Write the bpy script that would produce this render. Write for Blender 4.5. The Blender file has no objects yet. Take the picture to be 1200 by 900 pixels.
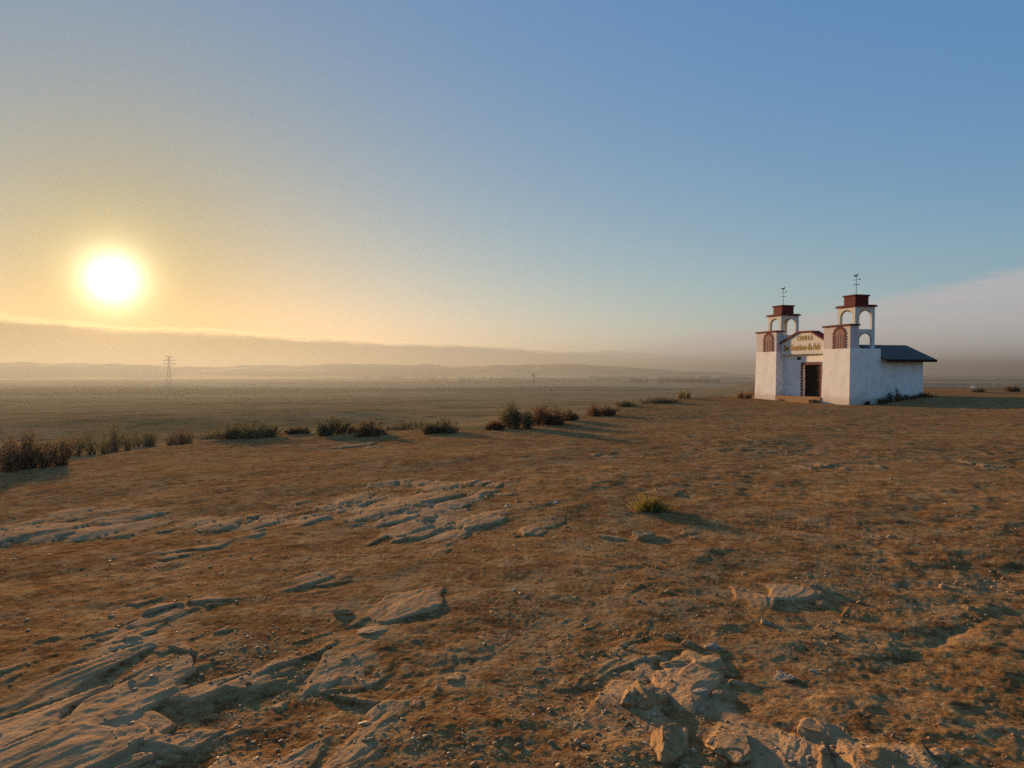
import bpy, bmesh, math, random
import numpy as np
from mathutils import Vector, Matrix, noise as mnoise

R = math.radians
random.seed(7)
SC = bpy.context.scene
COL = SC.collection

# ------------------------------------------------------------------ camera, sky, sun, exposure
EYE = 1.65
FPX = 832.0                       # focal length in pixels of the 1200 px wide photo
cam = bpy.data.cameras.new('camera')
cam.sensor_width = 36.0
cam.lens = FPX / 1200.0 * 36.0
cam.clip_start = 0.05
cam.clip_end = 60000.0
co = bpy.data.objects.new('camera', cam)
COL.objects.link(co)
co.location = (0, 0, EYE)
PITCH = 0.964
co.rotation_euler = (R(90 - PITCH), 0, 0)
SC.camera = co

SUN_AZ, SUN_EL = -29.3, 6.46
az, el = R(SUN_AZ), R(SUN_EL)
SUND = Vector((math.sin(az) * math.cos(el), math.cos(az) * math.cos(el), math.sin(el)))
sl = bpy.data.lights.new('sun', 'SUN')
sl.energy = 5.0
sl.angle = R(1.4)
sl.color = (1.0, 0.64, 0.31)
so = bpy.data.objects.new('sun', sl)
COL.objects.link(so)
so.rotation_euler = (-SUND).to_track_quat('-Z', 'Y').to_euler()

SC.view_settings.view_transform = 'Standard'
SC.view_settings.look = 'None'
SC.view_settings.gamma = 1.0
SC.view_settings.use_curve_mapping = False
SC.view_settings.exposure = 0.93
SC.render.engine = 'CYCLES'
SC.cycles.use_denoising = False
SC.cycles.use_adaptive_sampling = False
SC.cycles.sample_clamp_direct = 12.0
SC.cycles.sample_clamp_indirect = 2.0
SC.cycles.max_bounces = 4
SC.cycles.diffuse_bounces = 2
SC.cycles.volume_bounces = 0
SC.cycles.transparent_max_bounces = 8


class NT:
    """tiny node-tree helper"""
    def __init__(s, tree):
        s.t = tree
        s.n = tree.nodes
        s.n.clear()

    def new(s, typ, **kw):
        n = s.n.new(typ)
        for k, v in kw.items():
            setattr(n, k, v)
        return n

    def put(s, sock, v):
        if isinstance(v, bpy.types.NodeSocket):
            s.t.links.new(v, sock)
        elif v is not None:
            if sock.type == 'RGBA' and len(v) == 3:
                v = (*v, 1.0)
            sock.default_value = v

    def math(s, op, a, b=None, c=None, clamp=False):
        n = s.new('ShaderNodeMath', operation=op, use_clamp=clamp)
        s.put(n.inputs[0], a)
        if b is not None:
            s.put(n.inputs[1], b)
        if c is not None:
            s.put(n.inputs[2], c)
        return n.outputs[0]

    def mix(s, f, a, b, blend='MIX', clamp=False):
        n = s.new('ShaderNodeMix', data_type='RGBA', blend_type=blend, clamp_result=clamp)
        s.put(n.inputs[0], f)
        s.put(n.inputs[6], a)
        s.put(n.inputs[7], b)
        return n.outputs[2]

    def noise(s, vec, scale, detail=4, rough=0.55, dist=0.0, out=0):
        n = s.new('ShaderNodeTexNoise')
        s.put(n.inputs['Vector'], vec)
        n.inputs['Scale'].default_value = scale
        n.inputs['Detail'].default_value = detail
        n.inputs['Roughness'].default_value = rough
        n.inputs['Distortion'].default_value = dist
        return n.outputs[out]

    def ramp(s, f, a, b, lo=0.0, hi=1.0, smooth=True):
        n = s.new('ShaderNodeMapRange', interpolation_type='SMOOTHSTEP' if smooth else 'LINEAR')
        s.put(n.inputs[0], f)
        n.inputs[1].default_value = a
        n.inputs[2].default_value = b
        n.inputs[3].default_value = lo
        n.inputs[4].default_value = hi
        return n.outputs[0]

    def scale(s, vec, v):
        n = s.new('ShaderNodeVectorMath', operation='MULTIPLY')
        s.put(n.inputs[0], vec)
        n.inputs[1].default_value = v
        return n.outputs[0]


def build_world():
    w = bpy.data.worlds.new('World')
    SC.world = w
    w.use_nodes = True
    T = NT(w.node_tree)
    sky = T.new('ShaderNodeTexSky', sky_type='NISHITA')
    sky.sun_disc = False
    sky.sun_elevation = R(SUN_EL)
    sky.sun_rotation = R(SUN_AZ)
    sky.altitude = 150
    sky.air_density = 1.0
    sky.dust_density = 1.0
    sky.ozone_density = 2.0
    d = T.new('ShaderNodeTexCoord').outputs['Generated']
    sep = T.new('ShaderNodeSeparateXYZ')
    T.put(sep.inputs[0], d)
    X, Y, Z = sep.outputs
    elv = T.math('MULTIPLY', T.math('ARCSINE', Z), 57.29578)             # elevation in degrees
    azm = T.math('MULTIPLY', T.math('ARCTAN2', X, Y), 57.29578)          # azimuth, 0 = +Y
    dt = T.new('ShaderNodeVectorMath', operation='DOT_PRODUCT')
    T.put(dt.inputs[0], d)
    dt.inputs[1].default_value = SUND
    ang = T.math('MULTIPLY', T.math('ARCCOSINE', T.math('MINIMUM', dt.outputs['Value'], 0.9999999)), 57.29578)
    # grade the clear sky: thinner glow round the low sun, bluer overhead
    sc_ = T.new('ShaderNodeSeparateColor')
    T.put(sc_.inputs[0], sky.outputs[0])
    hz = T.math('POWER', 2.71828, T.math('MULTIPLY', T.math('MAXIMUM', elv, 0.0), -1 / 12.0))
    sn = T.math('POWER', 2.71828, T.math('MULTIPLY', ang, -1 / 10.0))
    chn = []
    for i, (a0, p0, e0, s0) in enumerate(((-2.22, .645, .97, -1.32), (-1.57, .372, .76, -1.0), (-.79, .119, .13, -1.38))):
        pw = T.math('POWER', T.math('MAXIMUM', sc_.outputs[i], 0.001), p0)
        ex = T.math('ADD', T.math('ADD', T.math('MULTIPLY', hz, e0), T.math('MULTIPLY', sn, s0)), a0 + math.log(10.0))
        chn.append(T.math('MULTIPLY', pw, T.math('POWER', 2.71828, ex)))
    cc = T.new('ShaderNodeCombineColor')
    for i in range(3):
        T.put(cc.inputs[i], chn[i])
    col = cc.outputs[0]
    # --- thin marine cloud bank low on the horizon, its top edge lit from behind
    v1 = T.scale(d, (7.0, 7.0, 60.0))
    n1 = T.noise(v1, 1.0, 5, 0.55)
    v2 = T.scale(d, (30.0, 30.0, 160.0))
    n2 = T.noise(v2, 1.0, 4, 0.6)
    wob = T.math('ADD', T.math('MULTIPLY', T.math('SUBTRACT', n1, 0.5), 0.9), T.math('MULTIPLY', T.math('SUBTRACT', n2, 0.5), 0.45))
    v4 = T.scale(d, (60.0, 60.0, 420.0))
    n4 = T.noise(v4, 1.0, 5, 0.65)
    wob = T.math('ADD', wob, T.math('MULTIPLY', T.math('SUBTRACT', n4, 0.5), 0.5))
    edge = T.ramp(azm, -60, 25, 4.6, 0.9, False)
    rel = T.math('ADD', T.math('SUBTRACT', edge, elv), wob)              # > 0 inside the bank
    bank = T.ramp(rel, -0.10, 0.35)
    rim = T.math('MULTIPLY', T.ramp(rel, -0.35, 0.05), T.ramp(rel, 0.55, 0.05))
    near = T.math('POWER', 2.71828, T.math('MULTIPLY', ang, -1 / 14.0))
    west = T.ramp(azm, 30, -5)
    col = T.mix(T.math('MULTIPLY', bank, T.math('MULTIPLY', west, 0.85)), col, T.mix(T.ramp(ang, 6, 34), (4.3, 3.1, 1.6), (3.0, 2.9, 2.7)))
    rimc = T.mix(T.math('MULTIPLY', rim, T.math('MULTIPLY', near, 0.9)), (0, 0, 0), (5.0, 3.7, 1.8))
    col = T.mix(1.0, col, rimc, 'ADD')
    # --- high mauve veil towards the right
    v3 = T.scale(d, (5.0, 5.0, 60.0))
    n3 = T.noise(v3, 1.6, 8, 0.66, 0.5)
    top = T.ramp(azm, 4, 38, 1.1, 7.3, False)
    rel3 = T.math('ADD', T.math('SUBTRACT', top, elv), T.math('MULTIPLY', T.math('SUBTRACT', n3, 0.5), 2.4))
    veil = T.math('MULTIPLY', T.ramp(rel3, -0.3, 0.7), T.ramp(azm, 2, 17))
    veil = T.math('MULTIPLY', veil, T.ramp(n3, 0.25, 0.65, 0.55, 1.0))
    col = T.mix(T.math('MULTIPLY', veil, 0.70), col, (6.3, 5.5, 5.55))
    # --- the sun itself, its lens bloom and misty aureole painted into the sky colour
    a1 = T.math('MULTIPLY', T.math('POWER', 2.71828, T.math('MULTIPLY', T.math('POWER', T.math('DIVIDE', ang, 0.95), 1.25), -1.0)), 62.0)
    a2 = T.math('MULTIPLY', T.math('POWER', 2.71828, T.math('MULTIPLY', ang, -1 / 1.9)), 16.0)
    em = T.new('ShaderNodeVectorMath', operation='SCALE')
    em.inputs[0].default_value = (1.0, 0.92, 0.66)
    T.put(em.inputs[3], a1)
    em2 = T.new('ShaderNodeVectorMath', operation='SCALE')
    em2.inputs[0].default_value = (1.0, 0.72, 0.30)
    T.put(em2.inputs[3], a2)
    ad = T.new('ShaderNodeVectorMath', operation='ADD')
    T.put(ad.inputs[0], em.outputs[0])
    T.put(ad.inputs[1], em2.outputs[0])
    col = T.mix(1.0, col, ad.outputs[0], 'ADD')
    bg = T.new('ShaderNodeBackground')
    T.put(bg.inputs[0], col)
    bg.inputs[1].default_value = 0.053
    out = T.new('ShaderNodeOutputWorld')
    T.t.links.new(bg.outputs[0], out.inputs[0])


build_world()


# ------------------------------------------------------------------ helpers
def mat(name):
    m = bpy.data.materials.new(name)
    m.use_nodes = True
    T = NT(m.node_tree)
    b = T.new('ShaderNodeBsdfPrincipled')
    o = T.new('ShaderNodeOutputMaterial')
    T.t.links.new(b.outputs[0], o.inputs[0])
    return m, T, b


def bump(T, b, h, strength=0.4, dist=0.01):
    n = T.new('ShaderNodeBump')
    n.inputs['Strength'].default_value = strength
    n.inputs['Distance'].default_value = dist
    T.put(n.inputs['Height'], h)
    T.put(b.inputs['Normal'], n.outputs[0])


def link(name, me, m=None, parent=None, label=None, cat=None, group=None, kind=None):
    o = bpy.data.objects.new(name, me)
    COL.objects.link(o)
    if m is not None and me is not None:
        me.materials.append(m)
    if parent is not None:
        o.parent = parent
    tag(o, label, cat, group, kind)
    return o


def tag(o, label=None, cat=None, group=None, kind=None):
    for k, v in (('label', label), ('category', cat), ('group', group), ('kind', kind)):
        if v:
            o[k] = v
    return o


def empty(name, loc, rz=0, label=None, cat=None, group=None, parent=None):
    o = bpy.data.objects.new(name, None)
    COL.objects.link(o)
    o.location = loc
    o.rotation_euler = (0, 0, rz)
    o.empty_display_size = 0.2
    if parent is not None:
        o.parent = parent
    return tag(o, label, cat, group)


def mesh_from(name, verts, faces, smooth=False):
    me = bpy.data.meshes.new(name)
    v = np.asarray(verts, dtype=np.float32)
    f = np.asarray(faces, dtype=np.int32)
    k = f.shape[1]
    me.vertices.add(len(v))
    me.vertices.foreach_set('co', v.ravel())
    me.loops.add(f.size)
    me.loops.foreach_set('vertex_index', f.ravel())
    me.polygons.add(len(f))
    me.polygons.foreach_set('loop_start', np.arange(len(f), dtype=np.int32) * k)
    me.polygons.foreach_set('loop_total', np.full(len(f), k, dtype=np.int32))
    me.update(calc_edges=True)
    me.validate()
    if smooth:
        me.polygons.foreach_set('use_smooth', np.ones(len(me.polygons), dtype=bool))
    return me


# ---- gradient noise in numpy
def _hash(ix, iy, seed):
    h = (ix.astype(np.int64) * 374761393 + iy.astype(np.int64) * 668265263 + seed * 1442695041) & 0xFFFFFFFF
    h = ((h ^ (h >> 13)) * 1274126177) & 0xFFFFFFFF
    h = h ^ (h >> 16)
    return (h & 0xFFFF).astype(np.float32) * (2 * math.pi / 65536.0)


def pn(x, y, seed=0):
    x0 = np.floor(x)
    y0 = np.floor(y)
    fx = (x - x0).astype(np.float32)
    fy = (y - y0).astype(np.float32)
    ux = fx * fx * fx * (fx * (fx * 6 - 15) + 10)
    uy = fy * fy * fy * (fy * (fy * 6 - 15) + 10)

    def g(i, j):
        a = _hash(x0 + i, y0 + j, seed)
        return np.cos(a) * (fx - i) + np.sin(a) * (fy - j)
    a = g(0, 0) * (1 - ux) + g(1, 0) * ux
    b = g(0, 1) * (1 - ux) + g(1, 1) * ux
    return (a * (1 - uy) + b * uy) * 1.5


def fbm(x, y, seed, oct=4, gain=0.5):
    s = 0
    a = 1.0
    for i in range(oct):
        s = s + a * pn(x * 2 ** i, y * 2 ** i, seed + i * 17)
        a *= gain
    return s


def sst(a, b, x):
    t = np.clip((x - a) / (b - a), 0, 1)
    return t * t * (3 - 2 * t)


# ------------------------------------------------------------------ terrain
EAZ = np.array([-180, -120, -90, -60, -42, -35.8, -32.5, -29.4, -24, -18, -10.2, -1.4, 4.1, 8.2, 13.5, 18.6, 22.8, 31, 36, 50, 90, 120, 180], float)
ERD = np.array([30, 25, 19, 19, 20, 21.5, 21, 23.9, 25, 27.4, 25.2, 23.2, 27, 37, 54, 64, 72, 72, 74, 70, 60, 45, 30], float)
_d = np.array([0, 2, 5, 15, 35, 70, 125, 240, 380, 780, 1480, 3000, 6000, 20000], float)
_h = np.array([0, .22, .55, 1.35, 2.45, 4.1, 6.4, 10.6, 14.8, 24.5, 31.5, 35.5, 36, 36], float)
_lt = np.linspace(0, math.log(20001), 1500)
_ht = np.interp(np.exp(_lt) - 1, _d, _h)
_kk = np.hanning(61)
_kk /= _kk.sum()
_hs = np.convolve(np.pad(_ht, 30, mode='edge'), _kk, 'valid')
_hs -= _hs[0]

CHX, CHY, CHZ = 20.94, 44.0, -0.26        # near corner of the chapel
CA = R(-15.3)
UX, UY = math.sin(CA), math.cos(CA)
VX, VY = math.cos(CA), -math.sin(CA)


def macro(x, y):
    r = np.hypot(x, y)
    a = np.degrees(np.arctan2(x, y))
    e = np.interp(a, EAZ, ERD) + 1.6 * pn(a * 0.22, r * 0 + 3.1, 91) * np.minimum(1, r / 8)
    dd = np.maximum(r - e, 0)
    z = -np.interp(np.log(dd + 1), _lt, _hs)
    # shoulder of lower ground at left
    z += 0.9 * sst(-6, -15, a) * np.exp(-(np.log(np.maximum(r, 1) / 96) / 0.26) ** 2)
    # low dark hill behind the chapel
    z += 20 * np.exp(-((a - 22.5) / 5.6) ** 2) * np.exp(-((r - 950) / 230) ** 2)
    # rolling relief of the plain
    far = sst(60, 500, r)
    z += far * 2.2 * fbm(x / 420, y / 420, 5, 3)
    z += sst(25, 70, r) * (1 - sst(300, 900, r)) * 0.28 * fbm(x / 34, y / 34, 8, 3)
    # gentle fall towards the chapel, bank behind it
    v = (x - CHX) * VX + (y - CHY) * VY
    near = 1 - sst(70, 110, r)
    z += near * -0.0087 * np.clip(y, -20, 30)
    xs = np.maximum(x, -17)
    z += near * -0.0225 * (np.sqrt(xs * xs + 1.5) - xs - 1.22)
    z += near * 0.5 * sst(1.0, 6.0, v) * sst(20, 30, r) * sst(5, 18, a) * (1 - sst(100, 140, a))
    return z


def slabs(a, b, la_, lb, seed, hgt):
    """cracked slabs: every cell has its own height and tilt, joints are cut between cells"""
    u, w = a / la_, b / lb
    u = u + 0.5 * np.mod(np.floor(w), 2)
    cu, cw = np.floor(u), np.floor(w)
    f1 = np.full(u.shape, 9.0, np.float32)
    f2 = np.full(u.shape, 9.0, np.float32)
    hh = np.zeros(u.shape, np.float32)
    for i in (-1, 0, 1):
        for j in (-1, 0, 1):
            ra = _hash(cu + i, cw + j, seed) / (2 * math.pi)
            rb = _hash(cu + i, cw + j, seed + 5) / (2 * math.pi)
            rc = _hash(cu + i, cw + j, seed + 9) / (2 * math.pi)
            dx = u - (cu + i + 0.15 + 0.7 * ra)
            dy = w - (cw + j + 0.15 + 0.7 * rb)
            d = np.abs(dx) * 0.55 + np.sqrt(dx * dx + dy * dy) * 0.6
            top = hgt * (rc + 0.55 * (ra - 0.35) * dx + 0.55 * (rb - 0.5) * dy)
            closer = d < f1
            f2 = np.where(closer, f1, np.minimum(f2, d))
            hh = np.where(closer, top, hh)
            f1 = np.where(closer, d, f1)
    return hh - hgt * 0.75 * (1 - sst(0.0, 0.11, f2 - f1))


STR = R(27)
SX, SY = math.sin(STR), math.cos(STR)     # strike of the sandstone strata


def terrain(x, y):
    """height and how much bare rock shows"""
    r = np.hypot(x, y)
    z = macro(x, y)
    fade = 1 - sst(38, 75, r)
    t = x * SX + y * SY
    s = x * SY - y * SX
    soil = 0.060 * fbm(x / 5.5, y / 5.5, 11, 2) + 0.019 * fbm(x / 1.4, y / 1.4, 13, 3, 0.55)
    packed = 0.25 + 0.85 * sst(-0.35, 0.35, fbm(x / 4.2, y / 4.2, 29, 3))
    soil = soil + packed * (0.007 + 0.004 * sst(-1.5, 1.5, x)) * fbm(x / 0.32, y / 0.32, 15, 3, 0.6)
    soil = soil + 0.020 * sst(-1, 2, x) * sst(-0.1, 0.5, fbm(x / 3.1, y / 3.1, 27, 2)) * np.maximum(0, fbm(x / 0.5, y / 0.5, 19, 3) - 0.18)
    soil = soil + 0.005 * np.abs(pn(x / 0.055, y / 0.055, 18)) * (r < 9)
    # rock: flat sandstone slabs, long along the strike, parted by sharp joints
    wx = 0.16 * fbm(s / 0.9, t / 1.6, 21, 3)
    wy = 0.40 * fbm(s / 1.1 + 9, t / 1.6, 23, 2)
    s2 = s + wx
    t2 = t + wy
    rock = slabs(s2, t2, 0.46, 0.95, 300, 0.048)
    rock = np.maximum(rock, slabs(s2 + 3.3, t2 + 1.7, 0.24, 0.44, 301, 0.040) - 0.008)
    rock = rock + 0.006 * fbm(s2 / 0.09, t2 / 0.25, 37, 3, 0.6) + 0.012 * fbm(s2 / 0.5, t2 / 1.2, 38, 2)
    # where bedrock lies high: lower left most, patches elsewhere
    la = 1.35 * np.exp(-(((x + 2.5) / 2.0) ** 2 + ((y - 3.0) / 2.6) ** 2))
    la += 0.33 * np.exp(-(((x + 0.5) / 2.2) ** 2 + ((y - 9.0) / 3.5) ** 2))
    la += 0.26 * np.exp(-(((x + 4) / 4) ** 2 + ((y - 9.5) / 3.0) ** 2))
    la += 1.0 * np.exp(-(((x - 0.98) / 0.42) ** 2 + ((y - 3.5) / 0.95) ** 2))
    la += 0.7 * np.exp(-(((x - 1.55) / 0.45) ** 2 + ((y - 2.95) / 0.35) ** 2))
    la += 0.15 * np.exp(-(((x - 4) / 3) ** 2 + ((y - 9) / 4) ** 2))
    off = -0.070 + 0.088 * np.minimum(la, 1.15) + 0.030 * fbm(x / 2.8, y / 2.8, 41, 2) + 0.022 * fbm(x / 1.0, y / 1.0, 43, 2) - 0.014 * sst(-0.5, 2.5, x)
    k = 0.006
    dlt = rock + off - soil
    hmax = soil + 0.5 * (dlt + np.sqrt(dlt * dlt + k * k * 0.25))
    mask = sst(-0.012, 0.03, dlt)
    # tyre tracks at right
    tr = 0
    for (px_, py_, ang, wd) in ((2.16, 3.99, 47, .10), (2.62, 3.62, 46, .10), (2.5, 4.3, 52, .05)):
        dx, dy = math.sin(R(ang)), math.cos(R(ang))
        q = (x - px_) * dy - (y - py_) * dx + 0.05 * pn((x + y) / 1.3, x * 0, 51)
        l = (x - px_) * dx + (y - py_) * dy
        g = np.exp(-(q / wd) ** 2) * sst(-1.2, 0.2, l) * (1 - sst(3.0, 4.5, l))
        tr = tr - 0.007 * g * np.clip(0.6 + 1.2 * pn(x / 0.5, y / 0.5, 53), 0, 1.2)
    hd = hmax + tr
    hd = hd * (1 - 0.8 * np.exp(-(np.hypot(x - CHX - 1.0, y - CHY - 5.0) / 10.5) ** 4))
    # keep the camera's own spot level
    c0 = np.exp(-(r / 1.1) ** 2)
    return z + fade * hd * (1 - c0), mask * fade


def ground_at(x, y):
    h, _ = terrain(np.array([float(x)]), np.array([float(y)]))
    return float(h[0])


def ray(px, py):
    """direction through a pixel of the 1200 x 900 photo"""
    v = Vector(((px - 600) / FPX, 1.0, (450 - py) / FPX))
    return Matrix.Rotation(R(-PITCH), 3, 'X') @ v


def hit(px, py, tmax=4000):
    """where the sight line through a photo pixel meets the ground"""
    d = ray(px, py)
    t = np.exp(np.linspace(math.log(1.0), math.log(tmax), 6000))
    x, y, zz = d.x * t, d.y * t, EYE + d.z * t
    h, _ = terrain(x, y)
    i = np.nonzero(zz <= h)[0]
    k = i[0] if len(i) else len(t) - 1
    return Vector((x[k], y[k], h[k]))


def build_ground():
    fine = np.radians(np.linspace(-44, 44, 1050))
    rest = np.radians(np.linspace(44, 316, 110)[1:-1])
    A = np.concatenate([fine, rest])
    r1 = np.linspace(0.004, 2.5, 28)
    yy = np.linspace(FPX * EYE / 2.5, FPX * EYE / 14.0, 430)
    r2 = FPX * EYE / yy
    r3 = np.exp(np.linspace(math.log(14), math.log(75), 330))
    r4 = np.exp(np.linspace(math.log(75), math.log(2500), 200))
    r5 = np.exp(np.linspace(math.log(2500), math.log(12000), 50))
    RR = np.concatenate([r1, r2[1:], r3[1:], r4[1:], r5[1:]])
    na, nr = len(A), len(RR)
    rg, ag = np.meshgrid(RR, A, indexing='ij')
    x = (rg * np.sin(ag)).ravel()
    y = (rg * np.cos(ag)).ravel()
    z, m = terrain(x, y)
    v = np.stack([x, y, z], 1)
    i = np.arange(nr - 1)[:, None] * na
    j = np.arange(na)[None, :]
    jn = (j + 1) % na
    f = np.stack([i + j, i + jn, i + na + jn, i + na + j], -1).reshape(-1, 4)
    f = f[:, ::-1]
    me = mesh_from('ground', v, f, True)
    me.attributes.new('rock', 'FLOAT', 'POINT').data.foreach_set('value', m.astype(np.float32))
    return link('ground', me, ground_material(), kind='structure')


def ground_material():
    m, T, b = mat('ground')
    pos = T.new('ShaderNodeNewGeometry').outputs['Position']
    at = T.new('ShaderNodeAttribute')
    at.attribute_name = 'rock'
    rk = at.outputs['Fac']
    ln = T.new('ShaderNodeVectorMath', operation='LENGTH')
    T.put(ln.inputs[0], pos)
    dist = ln.outputs['Value']
    big = T.noise(pos, 0.22, 4, 0.6)
    mid = T.noise(pos, 1.7, 5, 0.65)
    fin = T.noise(pos, 14, 5, 0.7)
    grit = T.noise(pos, 70, 3, 0.7)
    # soil
    c = T.mix(T.ramp(big, 0.36, 0.66), (0.262, 0.118, 0.034), (0.335, 0.162, 0.049))
    c = T.mix(T.ramp(mid, 0.42, 0.66, 0, 0.8), c, (0.42, 0.242, 0.096))
    c = T.mix(T.ramp(fin, 0.53, 0.66, 0, 0.75), c, (0.49, 0.305, 0.122))
    c = T.mix(T.ramp(fin, 0.47, 0.34, 0, 0.8), c, (0.116, 0.044, 0.012))
    cl = T.noise(pos, 5.0, 5, 0.72)
    c = T.mix(T.ramp(cl, 0.48, 0.36, 0, 0.85), c, (0.128, 0.056, 0.018))
    c = T.mix(T.ramp(cl, 0.56, 0.66, 0, 0.75), c, (0.47, 0.285, 0.108))
    c = T.mix(T.ramp(grit, 0.58, 0.70, 0, 0.7), c, (0.60, 0.435, 0.24))
    c = T.mix(T.ramp(grit, 0.44, 0.30, 0, 0.75), c, (0.110, 0.046, 0.015))
    # redder, worn ground near the chapel
    sp = T.new('ShaderNodeSeparateXYZ')
    T.put(sp.inputs[0], pos)
    # sandstone
    st = T.noise(T.scale(pos, (6.0, 2.2, 12.0)), 1.0, 5, 0.65, 0.6)
    rc = T.mix(T.ramp(st, 0.3, 0.7), (0.385, 0.212, 0.086), (0.55, 0.330, 0.148))
    rc = T.mix(T.ramp(fin, 0.55, 0.8, 0, 0.6), rc, (0.488, 0.281, 0.122))
    rc = T.mix(T.ramp(grit, 0.45, 0.28, 0, 0.5), rc, (0.183, 0.083, 0.024))
    edge = T.math('ADD', rk, T.math('MULTIPLY', T.math('SUBTRACT', fin, 0.5), 0.9))
    c = T.mix(T.ramp(edge, 0.35, 0.85), c, rc)
    # far land: dry fields in browns and greens
    fv = T.new('ShaderNodeTexVoronoi', feature='F1')
    T.put(fv.inputs['Vector'], T.scale(pos, (1 / 700.0, 1 / 330.0, 0)))
    fv.inputs['Scale'].default_value = 1.0
    fv.inputs['Randomness'].default_value = 0.8
    sc = T.new('ShaderNodeSeparateColor')
    T.put(sc.inputs[0], fv.outputs['Color'])
    fc = T.mix(T.ramp(sc.outputs[0], 0.2, 0.8), (0.035, 0.033, 0.014), (0.27, 0.205, 0.11))
    scrub = T.noise(pos, 0.035, 6, 0.7)
    near_far = T.mix(T.ramp(scrub, 0.42, 0.62), (0.34, 0.21, 0.085), (0.18, 0.13, 0.05))
    sc2 = T.noise(pos, 0.4, 4, 0.7)
    near_far = T.mix(T.ramp(sc2, 0.52, 0.68, 0, 0.8), near_far, (0.055, 0.049, 0.017))
    fc = T.mix(T.ramp(dist, 500, 1500), near_far, fc)
    z = sp.outputs[2]
    lowm = T.ramp(z, -0.7, -1.9)
    c = T.mix(lowm, c, fc)
    T.put(b.inputs['Base Color'], c)
    b.inputs['Roughness'].default_value = 0.95
    b.inputs['Specular IOR Level'].default_value = 0.0
    h = T.math('ADD', T.math('MULTIPLY', fin, 1.0), T.math('MULTIPLY', grit, 0.4))
    h = T.math('ADD', h, T.math('MULTIPLY', cl, 1.2))
    bump(T, b, h, 0.7, 0.018)
    return m


build_ground()


# ------------------------------------------------------------------ far hills and haze
def build_hills():
    m, T, b = mat('hills')
    pos = T.new('ShaderNodeNewGeometry').outputs['Position']
    n = T.noise(pos, 0.004, 6, 0.6)
    T.put(b.inputs['Base Color'], T.mix(T.ramp(n, 0.35, 0.65), (0.06, 0.055, 0.035), (0.15, 0.12, 0.08)))
    b.inputs['Roughness'].default_value = 1.0
    A = np.radians(np.linspace(-60, 24, 420))
    RR = np.linspace(4300, 6800, 60)
    rg, ag = np.meshgrid(RR, A, indexing='ij')
    x, y = rg * np.sin(ag), rg * np.cos(ag)
    ad = np.degrees(ag)
    top = np.interp(ad, [-60, -36, -12, 0, 6, 12, 17, 24], [115, 115, 112, 108, 95, 70, 42, 0])
    prof = np.exp(-((rg - 5400) / 620) ** 2)
    z = -40 + top * prof * (0.86 + 0.30 * fbm(x / 1100, y / 1100, 61, 4)) + 10 * prof * fbm(x / 260, y / 260, 66, 3)
    v = np.stack([x.ravel(), y.ravel(), z.ravel()], 1)
    na = len(A)
    i = np.arange(len(RR) - 1)[:, None] * na
    j = np.arange(na - 1)[None, :]
    f = np.stack([i + j, i + na + j, i + na + j + 1, i + j + 1], -1).reshape(-1, 4)[:, ::-1]
    f = f[:, ::-1]
    link('hills', mesh_from('hills', v, f, True), m, kind='structure')


build_hills()


def box_mesh(name, boxes):
    """boxes: list of (x0,x1,y0,y1,z0,z1)"""
    bm = bmesh.new()
    for q in boxes:
        add_box(bm, *q)
    me = bpy.data.meshes.new(name)
    bm.to_mesh(me)
    bm.free()
    return me


def add_box(bm, x0, x1, y0, y1, z0, z1, bevel=0.0):
    r = bmesh.ops.create_cube(bm, size=1.0)
    for v in r['verts']:
        v.co = Vector(((x0 + x1) / 2 + v.co.x * (x1 - x0), (y0 + y1) / 2 + v.co.y * (y1 - y0), (z0 + z1) / 2 + v.co.z * (z1 - z0)))
    if bevel:
        es = list({e for v in r['verts'] for e in v.link_edges})
        bmesh.ops.bevel(bm, geom=es, offset=bevel, segments=1, affect='EDGES')
    return r['verts']


def add_prism(bm, pts, a0, a1, axis='y'):
    """extrude a polygon of (p,q) points between a0 and a1 along an axis"""
    def mk(p, a):
        return {'y': (p[0], a, p[1]), 'x': (a, p[0], p[1]), 'z': (p[0], p[1], a)}[axis]
    lo = [bm.verts.new(mk(p, a0)) for p in pts]
    hi = [bm.verts.new(mk(p, a1)) for p in pts]
    n = len(pts)
    fs = [bm.faces.new(lo), bm.faces.new(hi[::-1])]
    for i in range(n):
        fs.append(bm.faces.new((lo[i], hi[i], hi[(i + 1) % n], lo[(i + 1) % n])))
    return fs


def add_bar(bm, p, q, w, w2=None, sides=6):
    p, q = Vector(p), Vector(q)
    d = (q - p)
    L = d.length
    if L < 1e-6:
        return
    M = Matrix.Translation((p + q) / 2) @ d.to_track_quat('Z', 'Y').to_matrix().to_4x4()
    bmesh.ops.create_cone(bm, cap_ends=True, segments=sides, radius1=w, radius2=w if w2 is None else w2, depth=L, matrix=M)


def fin(name, bm, m, parent=None, smooth=False, **kw):
    bmesh.ops.recalc_face_normals(bm, faces=bm.faces)
    me = bpy.data.meshes.new(name)
    bm.to_mesh(me)
    bm.free()
    if smooth:
        for p in me.polygons:
            p.use_smooth = True
    return link(name, me, m, parent, **kw)


def build_haze():
    m = bpy.data.materials.new('haze')
    m.use_nodes = True
    T = NT(m.node_tree)
    v = T.new('ShaderNodeVolumePrincipled')
    v.inputs['Color'].default_value = (0.265, 0.285, 0.30, 1)
    v.inputs['Density'].default_value = 2.9e-4
    v.inputs['Anisotropy'].default_value = 0.47
    o = T.new('ShaderNodeOutputMaterial')
    T.t.links.new(v.outputs[0], o.inputs['Volume'])
    link('haze', box_mesh('haze', [(-12300, 12300, -12300, 12300, -52, 118)]), m, kind='stuff')


build_haze()


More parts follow.
